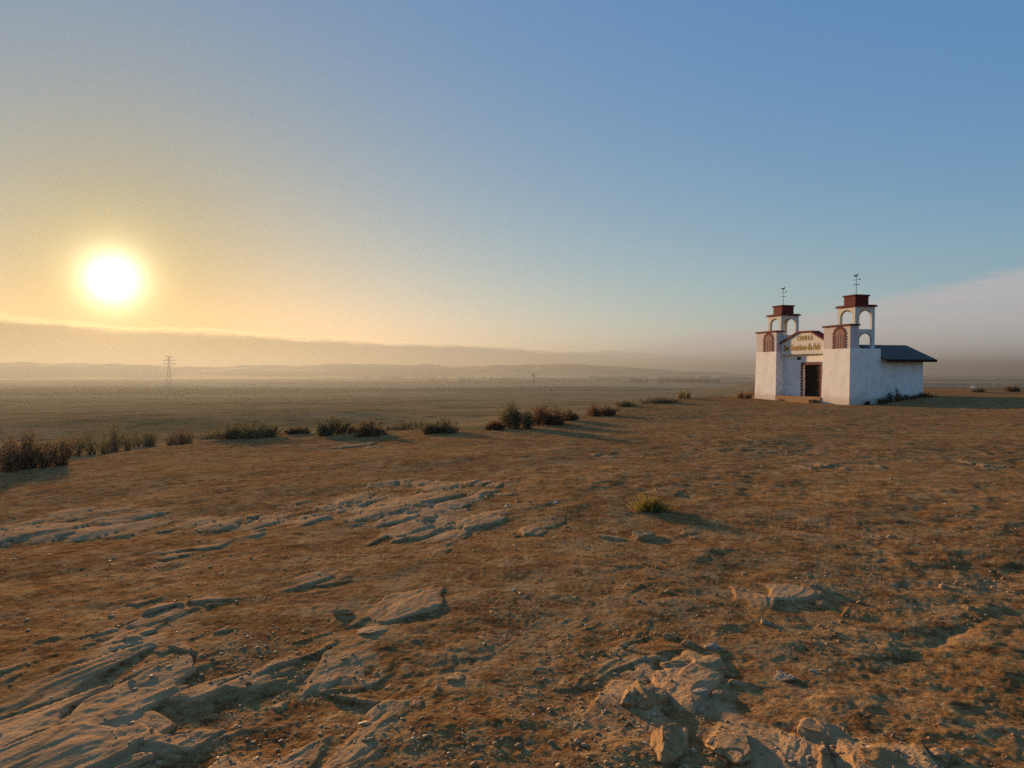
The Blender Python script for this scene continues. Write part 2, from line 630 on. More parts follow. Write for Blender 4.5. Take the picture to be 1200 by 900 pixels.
# ------------------------------------------------------------------ chapel
def plaster(name, c, stain=(0.50, 0.38, 0.27), amt=0.42):
    m, T, b = mat(name)
    tc = T.new('ShaderNodeTexCoord').outputs['Object']
    n = T.noise(tc, 1.3, 6, 0.65)
    n2 = T.noise(tc, 9, 5, 0.7)
    st = T.noise(T.scale(tc, (5.0, 5.0, 0.7)), 1.0, 4, 0.6)
    k = T.mix(T.ramp(n, 0.45, 0.75, 0, amt), c, stain)
    k = T.mix(T.ramp(st, 0.52, 0.78, 0, 0.5), k, tuple(v * 0.62 for v in c))
    k = T.mix(T.ramp(n2, 0.62, 0.75, 0, 0.5), k, tuple(v * 0.55 for v in c))
    sp = T.new('ShaderNodeSeparateXYZ')
    T.put(sp.inputs[0], tc)
    zz = T.math('ADD', sp.outputs[2], T.math('MULTIPLY', T.math('SUBTRACT', n2, 0.5), 0.7))
    k = T.mix(T.ramp(zz, 0.55, 0.05, 0, 0.6), k, stain)
    # faint block joints under the whitewash
    br = T.new('ShaderNodeTexBrick')
    mp = T.new('ShaderNodeMapping')
    mp.inputs['Rotation'].default_value = (R(90), 0, 0)
    T.put(mp.inputs[0], tc)
    cmb = T.new('ShaderNodeCombineXYZ')
    s1 = T.new('ShaderNodeSeparateXYZ')
    T.put(s1.inputs[0], tc)
    T.put(cmb.inputs[0], T.math('ADD', s1.outputs[0], s1.outputs[1]))
    T.put(cmb.inputs[1], s1.outputs[2])
    T.put(br.inputs['Vector'], cmb.outputs[0])
    br.inputs['Scale'].default_value = 1.0
    br.inputs['Brick Width'].default_value = 0.4
    br.inputs['Row Height'].default_value = 0.2
    br.inputs['Mortar Size'].default_value = 0.008
    br.inputs['Mortar Smooth'].default_value = 0.3
    br.inputs['Color1'].default_value = (1, 1, 1, 1)
    br.inputs['Color2'].default_value = (0.93, 0.93, 0.93, 1)
    br.inputs['Mortar'].default_value = (0.74, 0.72, 0.70, 1)
    k = T.mix(0.3, k, br.outputs[0], 'MULTIPLY')
    T.put(b.inputs['Base Color'], k)
    b.inputs['Roughness'].default_value = 0.9
    b.inputs['Specular IOR Level'].default_value = 0.1
    bump(T, b, T.math('ADD', n2, T.math('MULTIPLY', br.outputs['Fac'], -0.25)), 0.35, 0.012)
    return m


def paint(name, c, rough=0.8, var=0.3, sc=6.0):
    m, T, b = mat(name)
    tc = T.new('ShaderNodeTexCoord').outputs['Object']
    n = T.noise(tc, sc, 5, 0.65)
    k = T.mix(T.ramp(n, 0.4, 0.7, 0, 1), c, tuple(v * (1 - var) for v in c))
    T.put(b.inputs['Base Color'], k)
    b.inputs['Roughness'].default_value = rough
    b.inputs['Specular IOR Level'].default_value = 0.12
    bump(T, b, n, 0.3, 0.01)
    return m


WHITE = plaster('whitewash', (0.90, 0.85, 0.775))
PINK = plaster('pale_pink_plaster', (0.66, 0.56, 0.51), amt=0.4)
CREAM = plaster('cream_plaster', (0.72, 0.66, 0.55), amt=0.35)
MAROON = paint('maroon_paint', (0.15, 0.016, 0.018))
BRICKRED = paint('brick_red_paint', (0.20, 0.050, 0.036))
NICHE = paint('faded_rose_paint', (0.30, 0.165, 0.135))
GOLD = paint('ochre_lettering', (0.42, 0.24, 0.035), 0.7)
DARKWOOD_SHADE = paint('dark_wood_and_doorway_shade', (0.016, 0.009, 0.007), 0.85)  # fascia wood; on the door leaves the near-black is painted interior shade
IRON = paint('dark_iron', (0.035, 0.035, 0.038), 0.6)
CEMENT = paint('cement', (0.36, 0.20, 0.10), 0.9)
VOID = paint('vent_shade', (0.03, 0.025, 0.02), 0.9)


def roof_material():
    m, T, b = mat('slate_grey_shingles')
    tc = T.new('ShaderNodeTexCoord').outputs['Object']
    s1 = T.new('ShaderNodeSeparateXYZ')
    T.put(s1.inputs[0], tc)
    cmb = T.new('ShaderNodeCombineXYZ')
    T.put(cmb.inputs[0], s1.outputs[1])
    T.put(cmb.inputs[1], s1.outputs[0])
    br = T.new('ShaderNodeTexBrick')
    T.put(br.inputs['Vector'], cmb.outputs[0])
    br.inputs['Scale'].default_value = 1.0
    br.inputs['Brick Width'].default_value = 0.3
    br.inputs['Row Height'].default_value = 0.16
    br.inputs['Mortar Size'].default_value = 0.012
    br.inputs['Color1'].default_value = (0.064, 0.051, 0.032, 1)
    br.inputs['Color2'].default_value = (0.10, 0.083, 0.053, 1)
    br.inputs['Mortar'].default_value = (0.025, 0.026, 0.027, 1)
    n = T.noise(tc, 3, 5, 0.6)
    T.put(b.inputs['Base Color'], T.mix(T.ramp(n, 0.4, 0.7, 0, 0.5), br.outputs[0], (0.11, 0.105, 0.095)))
    b.inputs['Roughness'].default_value = 0.85
    bump(T, b, T.math('SUBTRACT', n, br.outputs['Fac']), 0.5, 0.02)
    return m


ROOF = roof_material()
TW, TD = 2.42, 2.30                # tower width and depth
CW = 9.76                          # width of the front


def arch_pts(x0, x1, z0, z1, ox0, ox1, zs, zc, n=10):
    """upside-down U: wall panel with an arched opening that stands on its base"""
    p = [(x0, z0), (ox0, z0), (ox0, zs)]
    cx, rx, rz = (ox0 + ox1) / 2, (ox1 - ox0) / 2, zc - zs
    for i in range(1, n):
        a = math.pi * (1 - i / n)
        p.append((cx + rx * math.cos(a), zs + rz * math.sin(a)))
    p += [(ox1, zs), (ox1, z0), (x1, z0), (x1, z1), (x0, z1)]
    return p


def teeth(bm, x0, x1, z0, z1, y, row=0.11, long_=0.13, short=0.05, proud=0.02, back=0.05):
    """alternating long and short bricks down both jambs of an opening"""
    n = int((z1 - z0) / row)
    h = (z1 - z0) / n
    for i in range(n):
        w = long_ if i % 2 == 0 else short
        add_box(bm, x0 - w, x0, y - proud, y + back, z0 + i * h, z0 + (i + 1) * h)
        add_box(bm, x1, x1 + w, y - proud, y + back, z0 + i * h, z0 + (i + 1) * h)


def rooster_pts(s=1.0):
    p = [(-.20, .02), (-.28, .16), (-.22, .20), (-.17, .14), (-.08, .10), (.02, .10), (.08, .20), (.10, .27), (.14, .26), (.16, .21), (.21, .19),
         (.16, .16), (.14, .06), (.08, -.02), (.0, -.05), (-.12, -.04)]
    return [(a * s, b * s) for a, b in p]


def build_tower(parent, x_right, bend):
    t = empty('bell_tower', (x_right, 0, 0), parent=parent)
    # battered base
    bm = bmesh.new()
    v = add_box(bm, -TW, 0, 0, TD, -0.5, 3.38)
    for q in v:
        if q.co.z < 0:
            if q.co.x < -1:
                q.co.x -= 0.13
            if q.co.y < 1:
                q.co.y -= 0.05
    fin('tower_base', bm, WHITE, t)
    # niche block standing on its front edge
    bm = bmesh.new()
    add_box(bm, -TW + .02, -.02, .02, .61, 3.38, 4.80)
    fin('niche_block', bm, PINK, t)
    bm = bmesh.new()
    add_box(bm, -TW - .07, .07, -.07, .70, 4.80, 4.90)
    fin('ledge', bm, MAROON, t)
    # blind niche with toothed brick edge
    bm = bmesh.new()
    pts = [(-1.45, 3.40), (-.49, 3.40), (-.49, 4.25)]
    for i in range(1, 9):
        a = math.pi * i / 9
        pts.append((-.97 + .48 * math.cos(a), 4.25 + .40 * math.sin(a)))
    pts.append((-1.45, 4.25))
    add_prism(bm, pts, .005, .06)
    # lattice bars on the panel
    for k in range(4):
        add_box(bm, -1.37 + k * .25, -1.33 + k * .25, -.006, .02, 3.42, 4.22)
    for k in range(5):
        add_box(bm, -1.44, -.50, -.002, .02, 3.52 + k * .17, 3.55 + k * .17)
    fin('niche_panel', bm, NICHE, t)
    bm = bmesh.new()
    teeth(bm, -1.45, -.49, 3.40, 4.25, .02, .085, .15, .06, .03, .03)
    for i in range(11):
        a = math.pi * (i + .5) / 11
        c = Vector((-.97 + .54 * math.cos(a), 0, 4.25 + .46 * math.sin(a)))
        vs = add_box(bm, -.06 if i % 2 else -.09, .05 if i % 2 else .08, -.03, .03, -.055, .055)
        M = Matrix.Translation((c.x, .02, c.z)) @ Matrix.Rotation(-a, 4, 'Y')
        bmesh.ops.transform(bm, matrix=M, verts=vs)
    fin('niche_surround', bm, BRICKRED, t)
    # two-storey open belfry behind it
    bx0, bx1, by0, by1 = -1.85, -.30, .615, 2.10
    th, pw = .17, .225
    bm = bmesh.new()
    for (z0, z1, zs, zc) in ((3.38, 4.60, 4.02, 4.38), (4.60, 6.02, 5.42, 5.84)):
        for ya, yb in ((by0, by0 + th), (by1 - th, by1)):
            add_prism(bm, arch_pts(bx0, bx1, z0, z1, bx0 + pw, bx1 - pw, zs, zc), ya, yb)
        for xa, xb in ((bx0, bx0 + th), (bx1 - th, bx1)):
            add_prism(bm, arch_pts(by0 + th, by1 - th, z0, z1, by0 + pw, by1 - pw, zs, zc), xa, xb, 'x')
    add_box(bm, bx0 + .2, bx1 - .2, by0 + .2, by1 - .2, 4.50, 4.60)
    fin('belfry', bm, CREAM if bend else PINK, t)
    bm = bmesh.new()
    add_box(bm, bx0 - .12, bx1 + .12, by0 - .12, by1 + .12, 6.02, 6.09)
    add_box(bm, bx0 - .07, bx1 + .07, by0 - .07, by1 + .07, 6.09, 6.15)
    fin('cornice', bm, MAROON, t)
    cx, cy = (bx0 + bx1) / 2, (by0 + by1) / 2
    bm = bmesh.new()
    add_box(bm, cx - .50, cx + .50, cy - .50, cy + .50, 6.15, 6.70)
    add_box(bm, cx - .545, cx + .545, cy - .545, cy + .545, 6.70, 6.74)
    add_box(bm, cx - .58, cx + .58, cy - .58, cy + .58, 6.74, 6.80)
    fin('cap_block', bm, MAROON, t)
    bm = bmesh.new()
    add_bar(bm, (cx, cy, 6.80), (cx, cy, 8.02), .018, .012)
    add_bar(bm, (cx, cy, 6.80), (cx, cy, 6.88), .06, .03)
    add_bar(bm, (cx - .22, cy, 7.48), (cx + .22, cy, 7.48), .014)
    add_bar(bm, (cx, cy - .22, 7.48), (cx, cy + .22, 7.48), .014)
    add_bar(bm, (cx - .30, cy, 7.80), (cx + .30, cy, 7.80), .014)
    add_bar(bm, (cx + .30, cy, 7.80), (cx + .40, cy, 7.80), .05, .002)
    fs = add_prism(bm, rooster_pts(0.62), -.012, .012)
    vs = list({v for f in fs for v in f.verts})
    bmesh.ops.transform(bm, matrix=Matrix.Translation((cx, cy, 8.02)) @ Matrix.Rotation(R(bend), 4, 'Z'), verts=vs)
    fin('weather_vane', bm, IRON, t)
    return t


def text_mesh(body, size, extrude, shear=0.0, spacing=1.0):
    cu = bpy.data.curves.new('lettering', 'FONT')
    cu.body = body
    cu.size = size
    cu.extrude = extrude
    cu.offset = size * 0.03
    cu.shear = shear
    cu.space_character = spacing
    cu.align_x = 'CENTER'
    cu.resolution_u = 3
    o = bpy.data.objects.new('lettering', cu)
    COL.objects.link(o)
    dg = bpy.context.evaluated_depsgraph_get()
    me = bpy.data.meshes.new_from_object(o.evaluated_get(dg))
    bpy.data.objects.remove(o)
    return me


def build_chapel():
    root = empty('chapel', (CHX, CHY, CHZ), R(-90) - CA,
                 'small white hilltop chapel with twin bell towers, maroon caps and grey roof', 'chapel')
    build_tower(root, 0, 24)
    build_tower(root, -(CW - TW), 70)
    xl, xr = -(CW - TW), -TW
    # recessed front wall with the doorway
    bm = bmesh.new()
    dx0, dx1, dz = -5.28, -3.45, 2.40
    add_prism(bm, [(xl, -.4), (dx0, -.4), (dx0, dz), (dx1, dz), (dx1, -.4), (xr, -.4), (xr, 3.14), (xl, 3.14)], .62, .95)
    fin('front_wall', bm, WHITE, root)
    # gable parapet with its inscription
    bm = bmesh.new()
    pts = [(xl, 3.14), (xr, 3.14), (xr, 3.86), (-4.05, 4.60), (-5.35, 4.62), (xl, 3.90)]
    add_prism(bm, pts, .33, .85)
    par = fin('parapet', bm, CREAM, root)
    bm = bmesh.new()
    tp = [(xr, 3.86), (-4.05, 4.60), (-5.35, 4.62), (xl, 3.90)]
    up = [(xl, 4.01), (-5.37, 4.73), (-4.03, 4.71), (xr, 3.97)]
    add_prism(bm, tp + up, .24, .94)
    fin('parapet_trim', bm, MAROON, par)
    for body, sz, z, wd, shear in (('CAPILLA', .42, 4.10, 1.62, 0.0), ('San Francisco de Asís', .60, 3.42, 3.8, 0.10)):
        me = text_mesh(body, sz, .012, shear)
        xs = [v.co.x for v in me.vertices]
        k = wd / (max(xs) - min(xs))
        mid = (max(xs) + min(xs)) / 2
        cxm = -4.68 if body == 'CAPILLA' else -5.05
        for v in me.vertices:
            a, b_, c_ = v.co
            v.co = ((a - mid) * k + cxm, .325 - c_, b_ + z)
        link('inscription', me, GOLD, par)
    # vents
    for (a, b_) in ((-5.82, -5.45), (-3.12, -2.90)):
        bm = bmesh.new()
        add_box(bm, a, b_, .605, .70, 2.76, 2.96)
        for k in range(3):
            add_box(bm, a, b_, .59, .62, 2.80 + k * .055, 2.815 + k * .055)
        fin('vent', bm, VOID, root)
    # doorway; near-black leaves stand in for its dark open interior
    bm = bmesh.new()
    teeth(bm, dx0, dx1, .24, dz, .62, .10, .17, .08, .03, .05)
    n = 13
    for i in range(n):
        a = dx0 - .1 + (dx1 - dx0 + .2) * i / n
        add_box(bm, a + .004, a + (dx1 - dx0 + .2) / n - .004, .58, .67, dz, dz + (.20 if i % 2 == 0 else .12))
    fin('door_surround', bm, BRICKRED, root)
    mid = (dx0 + dx1) / 2
    for s in (-1, 1):
        a, b_ = (dx0, mid - .01) if s < 0 else (mid + .01, dx1)
        bm = bmesh.new()
        w = (b_ - a) / 5
        for k in range(5):
            add_box(bm, a + k * w + .004, a + (k + 1) * w - .004, .84, .88, .26, dz - .01)
        for zz in (.55, 1.3, 2.1):
            add_box(bm, a + .03, b_ - .03, .815, .84, zz, zz + .12)
        d = fin('door', bm, DARKWOOD_SHADE, root)
        bm = bmesh.new()
        hx = mid + s * .10
        add_bar(bm, (hx, .79, 1.18), (hx, .79, 1.40), .015)
        add_bar(bm, (hx, .79, 1.18), (hx, .83, 1.18), .012)
        add_bar(bm, (hx, .79, 1.40), (hx, .83, 1.40), .012)
        fin('handle', bm, IRON, d)
    bm = bmesh.new()
    add_box(bm, xl + .02, xr - .16, -.10, .90, -.4, .24, .02)
    add_box(bm, -5.6, -3.1, -.55, -.10, -.4, .10, .02)
    fin('step', bm, CEMENT, root)
    # nave behind, lower than the front
    prof = [(-9.60, -.5), (-.05, -.5), (-.05, 2.82), (-1.95, 3.58), (-9.60, 2.70)]
    bm = bmesh.new()
    add_prism(bm, prof, 1.0, 5.62)
    nave = fin('nave_wall', bm, WHITE, root)
    bm = bmesh.new()
    sec = [(.45, 2.62), (.45, 2.72), (-1.95, 3.70), (-10.0, 2.78), (-10.0, 2.70), (-1.95, 3.60)]
    add_prism(bm, sec, 2.32, 6.15)
    add_prism(bm, [(xr - .03, 3.55), (xr - .03, 3.65), (xl + .03, 3.085), (xl + .03, 2.985)], .97, 2.318)
    roof = fin('roof', bm, ROOF, root)
    bm = bmesh.new()
    add_box(bm, .455, .49, 2.34, 6.19, 2.54, 2.70)
    add_prism(bm, [(.455, 2.54), (.455, 2.66), (-1.95, 3.64), (-10.0, 2.73), (-10.0, 2.62), (-1.95, 3.52)], 6.155, 6.19)
    fin('fascia', bm, DARKWOOD_SHADE, roof)
    return root


chapel = build_chapel()
bpy.context.view_layer.update()


# ------------------------------------------------------------------ plants
def leaf_material(name, a, b_, dry):
    m, T, b = mat(name)
    at = T.new('ShaderNodeAttribute')
    at.attribute_name = 'tone'
    c = T.mix(T.ramp(at.outputs['Fac'], 0.0, 0.65), a, b_)
    c = T.mix(T.ramp(at.outputs['Fac'], 0.7, 1.0), c, dry)
    T.put(b.inputs['Base Color'], c)
    b.inputs['Roughness'].default_value = 0.8
    tr = T.new('ShaderNodeBsdfTranslucent')
    T.put(tr.inputs[0], c)
    mx = T.new('ShaderNodeMixShader')
    mx.inputs[0].default_value = 0.45
    out = [n for n in T.n if n.type == 'OUTPUT_MATERIAL'][0]
    T.t.links.new(b.outputs[0], mx.inputs[1])
    T.t.links.new(tr.outputs[0], mx.inputs[2])
    T.t.links.new(mx.outputs[0], out.inputs[0])
    return m


LEAF = {
    'green': leaf_material('sage_leaf', (0.072, 0.070, 0.026), (0.132, 0.120, 0.048), (0.240, 0.168, 0.084)),
    'brown': leaf_material('dry_leaf', (0.090, 0.060, 0.028), (0.156, 0.102, 0.048), (0.252, 0.168, 0.084)),
    'rust': leaf_material('rust_leaf', (0.072, 0.031, 0.014), (0.132, 0.062, 0.026), (0.228, 0.144, 0.060)),
    'tuft': leaf_material('tuft_blade', (0.16, 0.11, 0.02), (0.30, 0.23, 0.05), (0.14, 0.045, 0.015)),
    'dark': leaf_material('weed_leaf', (0.022, 0.018, 0.012), (0.038, 0.032, 0.016), (0.07, 0.05, 0.025)),
}
STEM = paint('twig', (0.10, 0.065, 0.035), 0.9)


def quads(P, D, S, L, W, tone):
    """leaf blades: base P, direction D, side S"""
    n = len(P)
    v = np.empty((n, 4, 3), np.float32)
    v[:, 0] = P - S * (W * .35)[:, None]
    v[:, 1] = P + S * (W * .35)[:, None]
    v[:, 2] = P + D * L[:, None] + S * (W * .5)[:, None]
    v[:, 3] = P + D * L[:, None] - S * (W * .5)[:, None]
    f = np.arange(n * 4).reshape(n, 4)
    return v.reshape(-1, 3), f, np.repeat(tone, 4)


def shrub(name, base, w, h, depth, kind, seed, label, cat, group, n=1800, upright=0.5, leaf=0.045, parts=True):
    rng = np.random.default_rng(seed)
    nb = max(5, int(9 * w / max(h, .2)))
    # branches fan out from several rooted stems; leaves sit in clumps along them
    root_x = rng.uniform(-.42, .42, nb) * w
    root_y = rng.uniform(-.36, .36, nb) * depth
    hh = h * rng.uniform(.4, 1.08, nb) * (1 - .45 * (np.abs(root_x) / (w * .5)) ** 2)
    tips = []
    segs = []
    for i in range(nb):
        p0 = np.array([root_x[i], root_y[i], -.05])
        for k in range(8):
            a = rng.uniform(0, 2 * math.pi)
            lean = rng.uniform(.05, .65) * (1.25 - upright)
            tip = p0 + np.array([math.cos(a) * lean * max(w * .55, h * 1.0), math.sin(a) * lean * max(depth * .55, h * 1.0), hh[i] * rng.uniform(.45, 1.1) + .05])
            midp = p0 * .45 + tip * .55 + rng.normal(0, .03, 3) * h
            segs.append((p0, midp, tip))
            tips.append((p0, midp, tip))
    tips = np.array(tips)
    k = rng.integers(0, len(tips), n)
    t = rng.beta(2.0, 1.0, n)[:, None]
    P = np.where(t < .55, tips[k, 0] + (tips[k, 1] - tips[k, 0]) * (t / .55), tips[k, 1] + (tips[k, 2] - tips[k, 1]) * ((t - .55) / .45))
    P = P + rng.normal(0, 1, (n, 3)) * np.array([.05 * h + .010, .05 * h + .010, .035 * h])
    P[:, 2] = np.maximum(P[:, 2], rng.uniform(-.01, .06, n) * h)
    D = rng.normal(0, 1, (n, 3)) * np.array([1, 1, .6]) + np.array([0, 0, .4 + upright])
    D /= np.linalg.norm(D, axis=1)[:, None]
    S = np.cross(D, rng.normal(0, 1, (n, 3)))
    S /= np.linalg.norm(S, axis=1)[:, None] + 1e-6
    L = leaf * rng.uniform(.5, 1.5, n)
    W = leaf * rng.uniform(.16, .4, n)
    cl = rng.uniform(0, 1, len(tips))
    tone = np.clip(.6 * cl[k] + .4 * rng.uniform(0, 1, n), 0, 1)
    v, f, tn = quads(P, D, S, L, W, tone)
    me = mesh_from('foliage', v, f)
    me.attributes.new('tone', 'FLOAT', 'POINT').data.foreach_set('value', tn.astype(np.float32))
    if parts:
        r = empty(name, base, 0, label, cat, group)
        link('foliage', me, LEAF[kind], r)
        bm = bmesh.new()
        for i in range(nb):
            add_bar(bm, (0, 0, -.06), (root_x[i], root_y[i], -.05), .008, None, 4)
        for p0, m_, tp in segs:
            add_bar(bm, p0, m_, .007 + .006 * h, .005, 4)
            add_bar(bm, m_, tp, .005, .002, 4)
        fin('stems', bm, STEM, r)
    else:
        r = link(name, me, LEAF[kind], None, label, cat, group)
        r.location = base
    return r


def shrub_px(x0, x1, ytop, ybase, kind, label, seed, group='shrubs along the edge of the hilltop', n=1800, upright=.5, depth=1.0, cat='shrub', leaf=None, name='shrub'):
    c = hit((x0 + x1) / 2, ybase)
    sc = c.y / FPX
    w, h = (x1 - x0) * sc * 1.12, max(.12, (ybase - ytop) * sc)
    lf = leaf or max(.03, min(.075, 2.6 * sc))
    c.z -= .02
    return shrub(name, c, w * .95, h * 1.08, w * depth, kind, seed, label, cat, group, n, upright, lf)


SHRUBS = [
    (-38, 32, 500, 552, 'brown', 'brown dry shrub cut off by the left edge of the photo', 2400, .5),
    (22, 78, 506, 546, 'brown', 'broad rusty brown shrub beside the one at the left edge', 2200, .5),
    (76, 128, 496, 533, 'green', 'wide dark green shrub just right of the rusty brown shrubs', 2400, .5),
    (126, 156, 488, 528, 'green', 'tallest upright green shrub of the dense left thicket', 1600, .8),
    (150, 188, 499, 523, 'green', 'rounded low shrub closing the left thicket on its right', 1500, .5),
    (190, 234, 500, 521, 'brown', 'low brown shrub under the lattice pylon, left of a wide green one', 1500, .4),
    (238, 264, 503, 514, 'brown', 'tiny brown shrub between the pylon shrub and the wide green hump', 700, .4),
    (260, 326, 493, 512, 'green', 'long low green hump of shrub with pointed top, left of centre', 2000, .4),
    (336, 362, 499, 508, 'brown', 'smallest low reddish shrub, just left of the round dark green ball', 700, .4),
    (366, 402, 488, 510, 'green', 'round dark green ball of shrub at the edge, left of centre', 1600, .5),
    (404, 420, 499, 507, 'brown', 'small dry tuft between the green ball and the forked brown shrub', 500, .5),
    (418, 452, 491, 511, 'brown', 'brown shrub with forked spreading twigs nearer than its neighbours', 1400, .6),
    (452, 470, 496, 504, 'green', 'flat little green shrub right behind the forked brown shrub', 500, .4),
    (466, 502, 488, 503, 'green', 'flat topped green shrub, left one of the pair near the middle', 1400, .4),
    (496, 533, 490, 507, 'green', 'squarish dark green shrub, right one of the pair near the middle', 1500, .4),
    (570, 592, 493, 503, 'rust', 'small reddish shrub at the left foot of the tallest central shrub', 600, .5),
    (584, 622, 474, 502, 'green', 'tallest central olive shrub with spiky top', 2200, .8),
    (621, 661, 478, 497, 'rust', 'dense dark reddish shrub right of the tallest central olive one', 2000, .4),
    (656, 676, 480, 493, 'rust', 'pale thin reddish shrub behind the dense dark reddish one', 500, .5),
    (692, 721, 473, 487, 'rust', 'dark red brown shrub alone on the slope left of the grassy bank', 1200, .5),
    (722, 748, 468, 477, 'green', 'low green shrub, left one of two on the grassy bank', 700, .3),
    (752, 792, 465, 472, 'green', 'flat green shrub, right one of two on the grassy bank', 900, .3),
    (794, 809, 456, 467, 'tuft', 'yellowish spiky shrub on the skyline left of the chapel', 700, .9),
    (866, 880, 459, 467, 'rust', 'small red brown shrub beside the left tower of the chapel', 500, .5),
    (1178, 1193, 452, 459, 'rust', 'rusty round shrub on the skyline near the right edge', 600, .7),
    (1142, 1154, 454, 459.5, 'green', 'tiny green shrub on the skyline right of the chapel', 300, .6),
]
for i, (a, b_, yt, yb, kd, lab, n, up) in enumerate(SHRUBS):
    shrub_px(a, b_, yt, yb, kd, lab, 100 + i, n=int(n * 1.7), upright=up)


def grass_tuft():
    rng = np.random.default_rng(77)
    c = hit(763, 598)
    root = empty('grass_tuft', (c.x, c.y, c.z - .02), 0, 'yellow green tuft with red brown base on the bare ground ahead of the chapel', 'plant')
    sc_ = c.y / FPX
    for name, n, wd, ht, lean, ttone in (('green_blades', 420, 40 * sc_, 21 * sc_, .75, (0, .6)), ('dead_blades', 420, 46 * sc_, 10 * sc_, 1.5, (.72, 1.0))):
        bx = rng.normal(0, .17, n) * wd
        by = rng.normal(0, .17, n) * wd
        P = np.stack([bx, by, np.zeros(n)], 1)
        D = np.stack([bx / wd * 2.2 * lean + rng.normal(0, .35, n) * lean, by / wd * 2.2 * lean + rng.normal(0, .35, n) * lean, np.ones(n)], 1)
        D /= np.linalg.norm(D, axis=1)[:, None]
        L = ht * rng.uniform(.45, 1.15, n)
        S = np.cross(D, rng.normal(0, 1, (n, 3)))
        S /= np.linalg.norm(S, axis=1)[:, None]
        W = rng.uniform(.006, .013, n)
        Q = P + D * (L * .55)[:, None]
        D2 = D + rng.normal(0, .25, (n, 3)) + np.array([0, 0, -.25])
        D2 /= np.linalg.norm(D2, axis=1)[:, None]
        E = Q + D2 * (L * .5)[:, None]
        v = np.stack([P - S * W[:, None] * .5, P + S * W[:, None] * .5, Q + S * W[:, None] * .45, Q - S * W[:, None] * .45, E + S * .001, E - S * .001], 1)
        f = np.concatenate([np.array([(0, 1, 2, 3), (3, 2, 4, 5)]) + 6 * k for k in range(n)])
        me = mesh_from(name, v.reshape(-1, 3), f)
        me.attributes.new('tone', 'FLOAT', 'POINT').data.foreach_set('value', np.repeat(rng.uniform(*ttone, n), 6).astype(np.float32))
        link(name, me, LEAF['tuft'], root)


grass_tuft()

# weeds along the foot of the chapel's right side
M = chapel.matrix_world
WEEDS = [(.35, 2.0, .5, .45, 'dark weed at the back corner of the right tower'),
         (.30, 2.7, .4, .75, 'tall thin dark weed, first one behind the right tower'),
         (.35, 3.3, .45, .85, 'tallest dark weed against the blue shaded nave wall'),
         (.45, 4.2, 1.0, .38, 'low dark weed spreading below the middle of the nave wall'),
         (.5, 5.3, 1.1, .32, 'low dark weed at the far end of the nave wall'),
         (.25, 1.1, .4, .30, 'short dark weed at the foot of the right tower side')]
for i, (lx, ly, w, h, lab) in enumerate(WEEDS):
    p = M @ Vector((lx, ly, 0))
    p.z = ground_at(p.x, p.y) - .03
    shrub('weed', p, w, h, w, 'dark', 400 + i, lab, 'weed', 'weeds along the chapel wall', 500, .9, .07)


# ------------------------------------------------------------------ loose rocks
def rock_material():
    m, T, b = mat('sandstone')
    tc = T.new('ShaderNodeTexCoord').outputs['Object']
    oi = T.new('ShaderNodeObjectInfo')
    n = T.noise(tc, 3, 6, 0.6, 0.5)
    n2 = T.noise(tc, 22, 5, 0.7)
    c = T.mix(T.ramp(n, 0.32, 0.68), (0.30, 0.150, 0.050), (0.48, 0.27, 0.105))
    c = T.mix(T.ramp(n2, 0.55, 0.75, 0, 0.6), c, (0.20, 0.10, 0.035))
    c = T.mix(T.math('MULTIPLY', oi.outputs['Random'], 0.4), c, (0.42, 0.29, 0.16))
    T.put(b.inputs['Base Color'], c)
    b.inputs['Roughness'].default_value = 0.92
    b.inputs['Specular IOR Level'].default_value = 0.05
    bump(T, b, T.math('ADD', n2, T.math('MULTIPLY', n, 0.6)), 0.6, 0.02)
    return m


SAND = rock_material()
PALE = paint('pale_stone', (0.40, 0.28, 0.16), 0.85, 0.4, 14)


def rock(base, sx, sy, sz, rz, seed, label, m=None, group=None):
    rng = random.Random(seed)
    bm = bmesh.new()
    bmesh.ops.create_icosphere(bm, subdivisions=5, radius=1.0)
    pl = []
    for _ in range(13):
        d = Vector((rng.gauss(0, 1), rng.gauss(0, 1), rng.gauss(0, .7))).normalized()
        pl.append((d, rng.uniform(.50, .82)))
    pl.append((Vector((rng.gauss(0, .12), rng.gauss(0, .12), 1)).normalized(), rng.uniform(.5, .75)))
    off = Vector((seed * 3.1, seed * 1.7, 0))
    for v in bm.verts:
        p = v.co.copy()
        for d, k in pl:
            e = p.dot(d) - k
            if e > 0:
                p -= d * e * .97
        nv = mnoise.fractal(p * 1.6 + off, 0.8, 2.0, 6)
        ck = abs(mnoise.noise(Vector((p.x * 1.3, p.y * 1.3, p.z * .5)) + off * 2))
        ly = abs(mnoise.noise(Vector((p.x * .4, p.y * .4, p.z * 4.5)) + off))
        p += v.co.normalized() * (nv * .09 - .13 * max(0, 1 - ck / .055) - .05 * max(0, 1 - ly / .12))
        v.co = Vector((p.x * sx, p.y * sy, p.z * sz))
    o = fin('rock', bm, m or SAND, None, True, label=label, cat='rock', group=group)
    o.location = base
    o.rotation_euler = (rng.uniform(-.08, .08), rng.uniform(-.08, .08), rz)
    return o


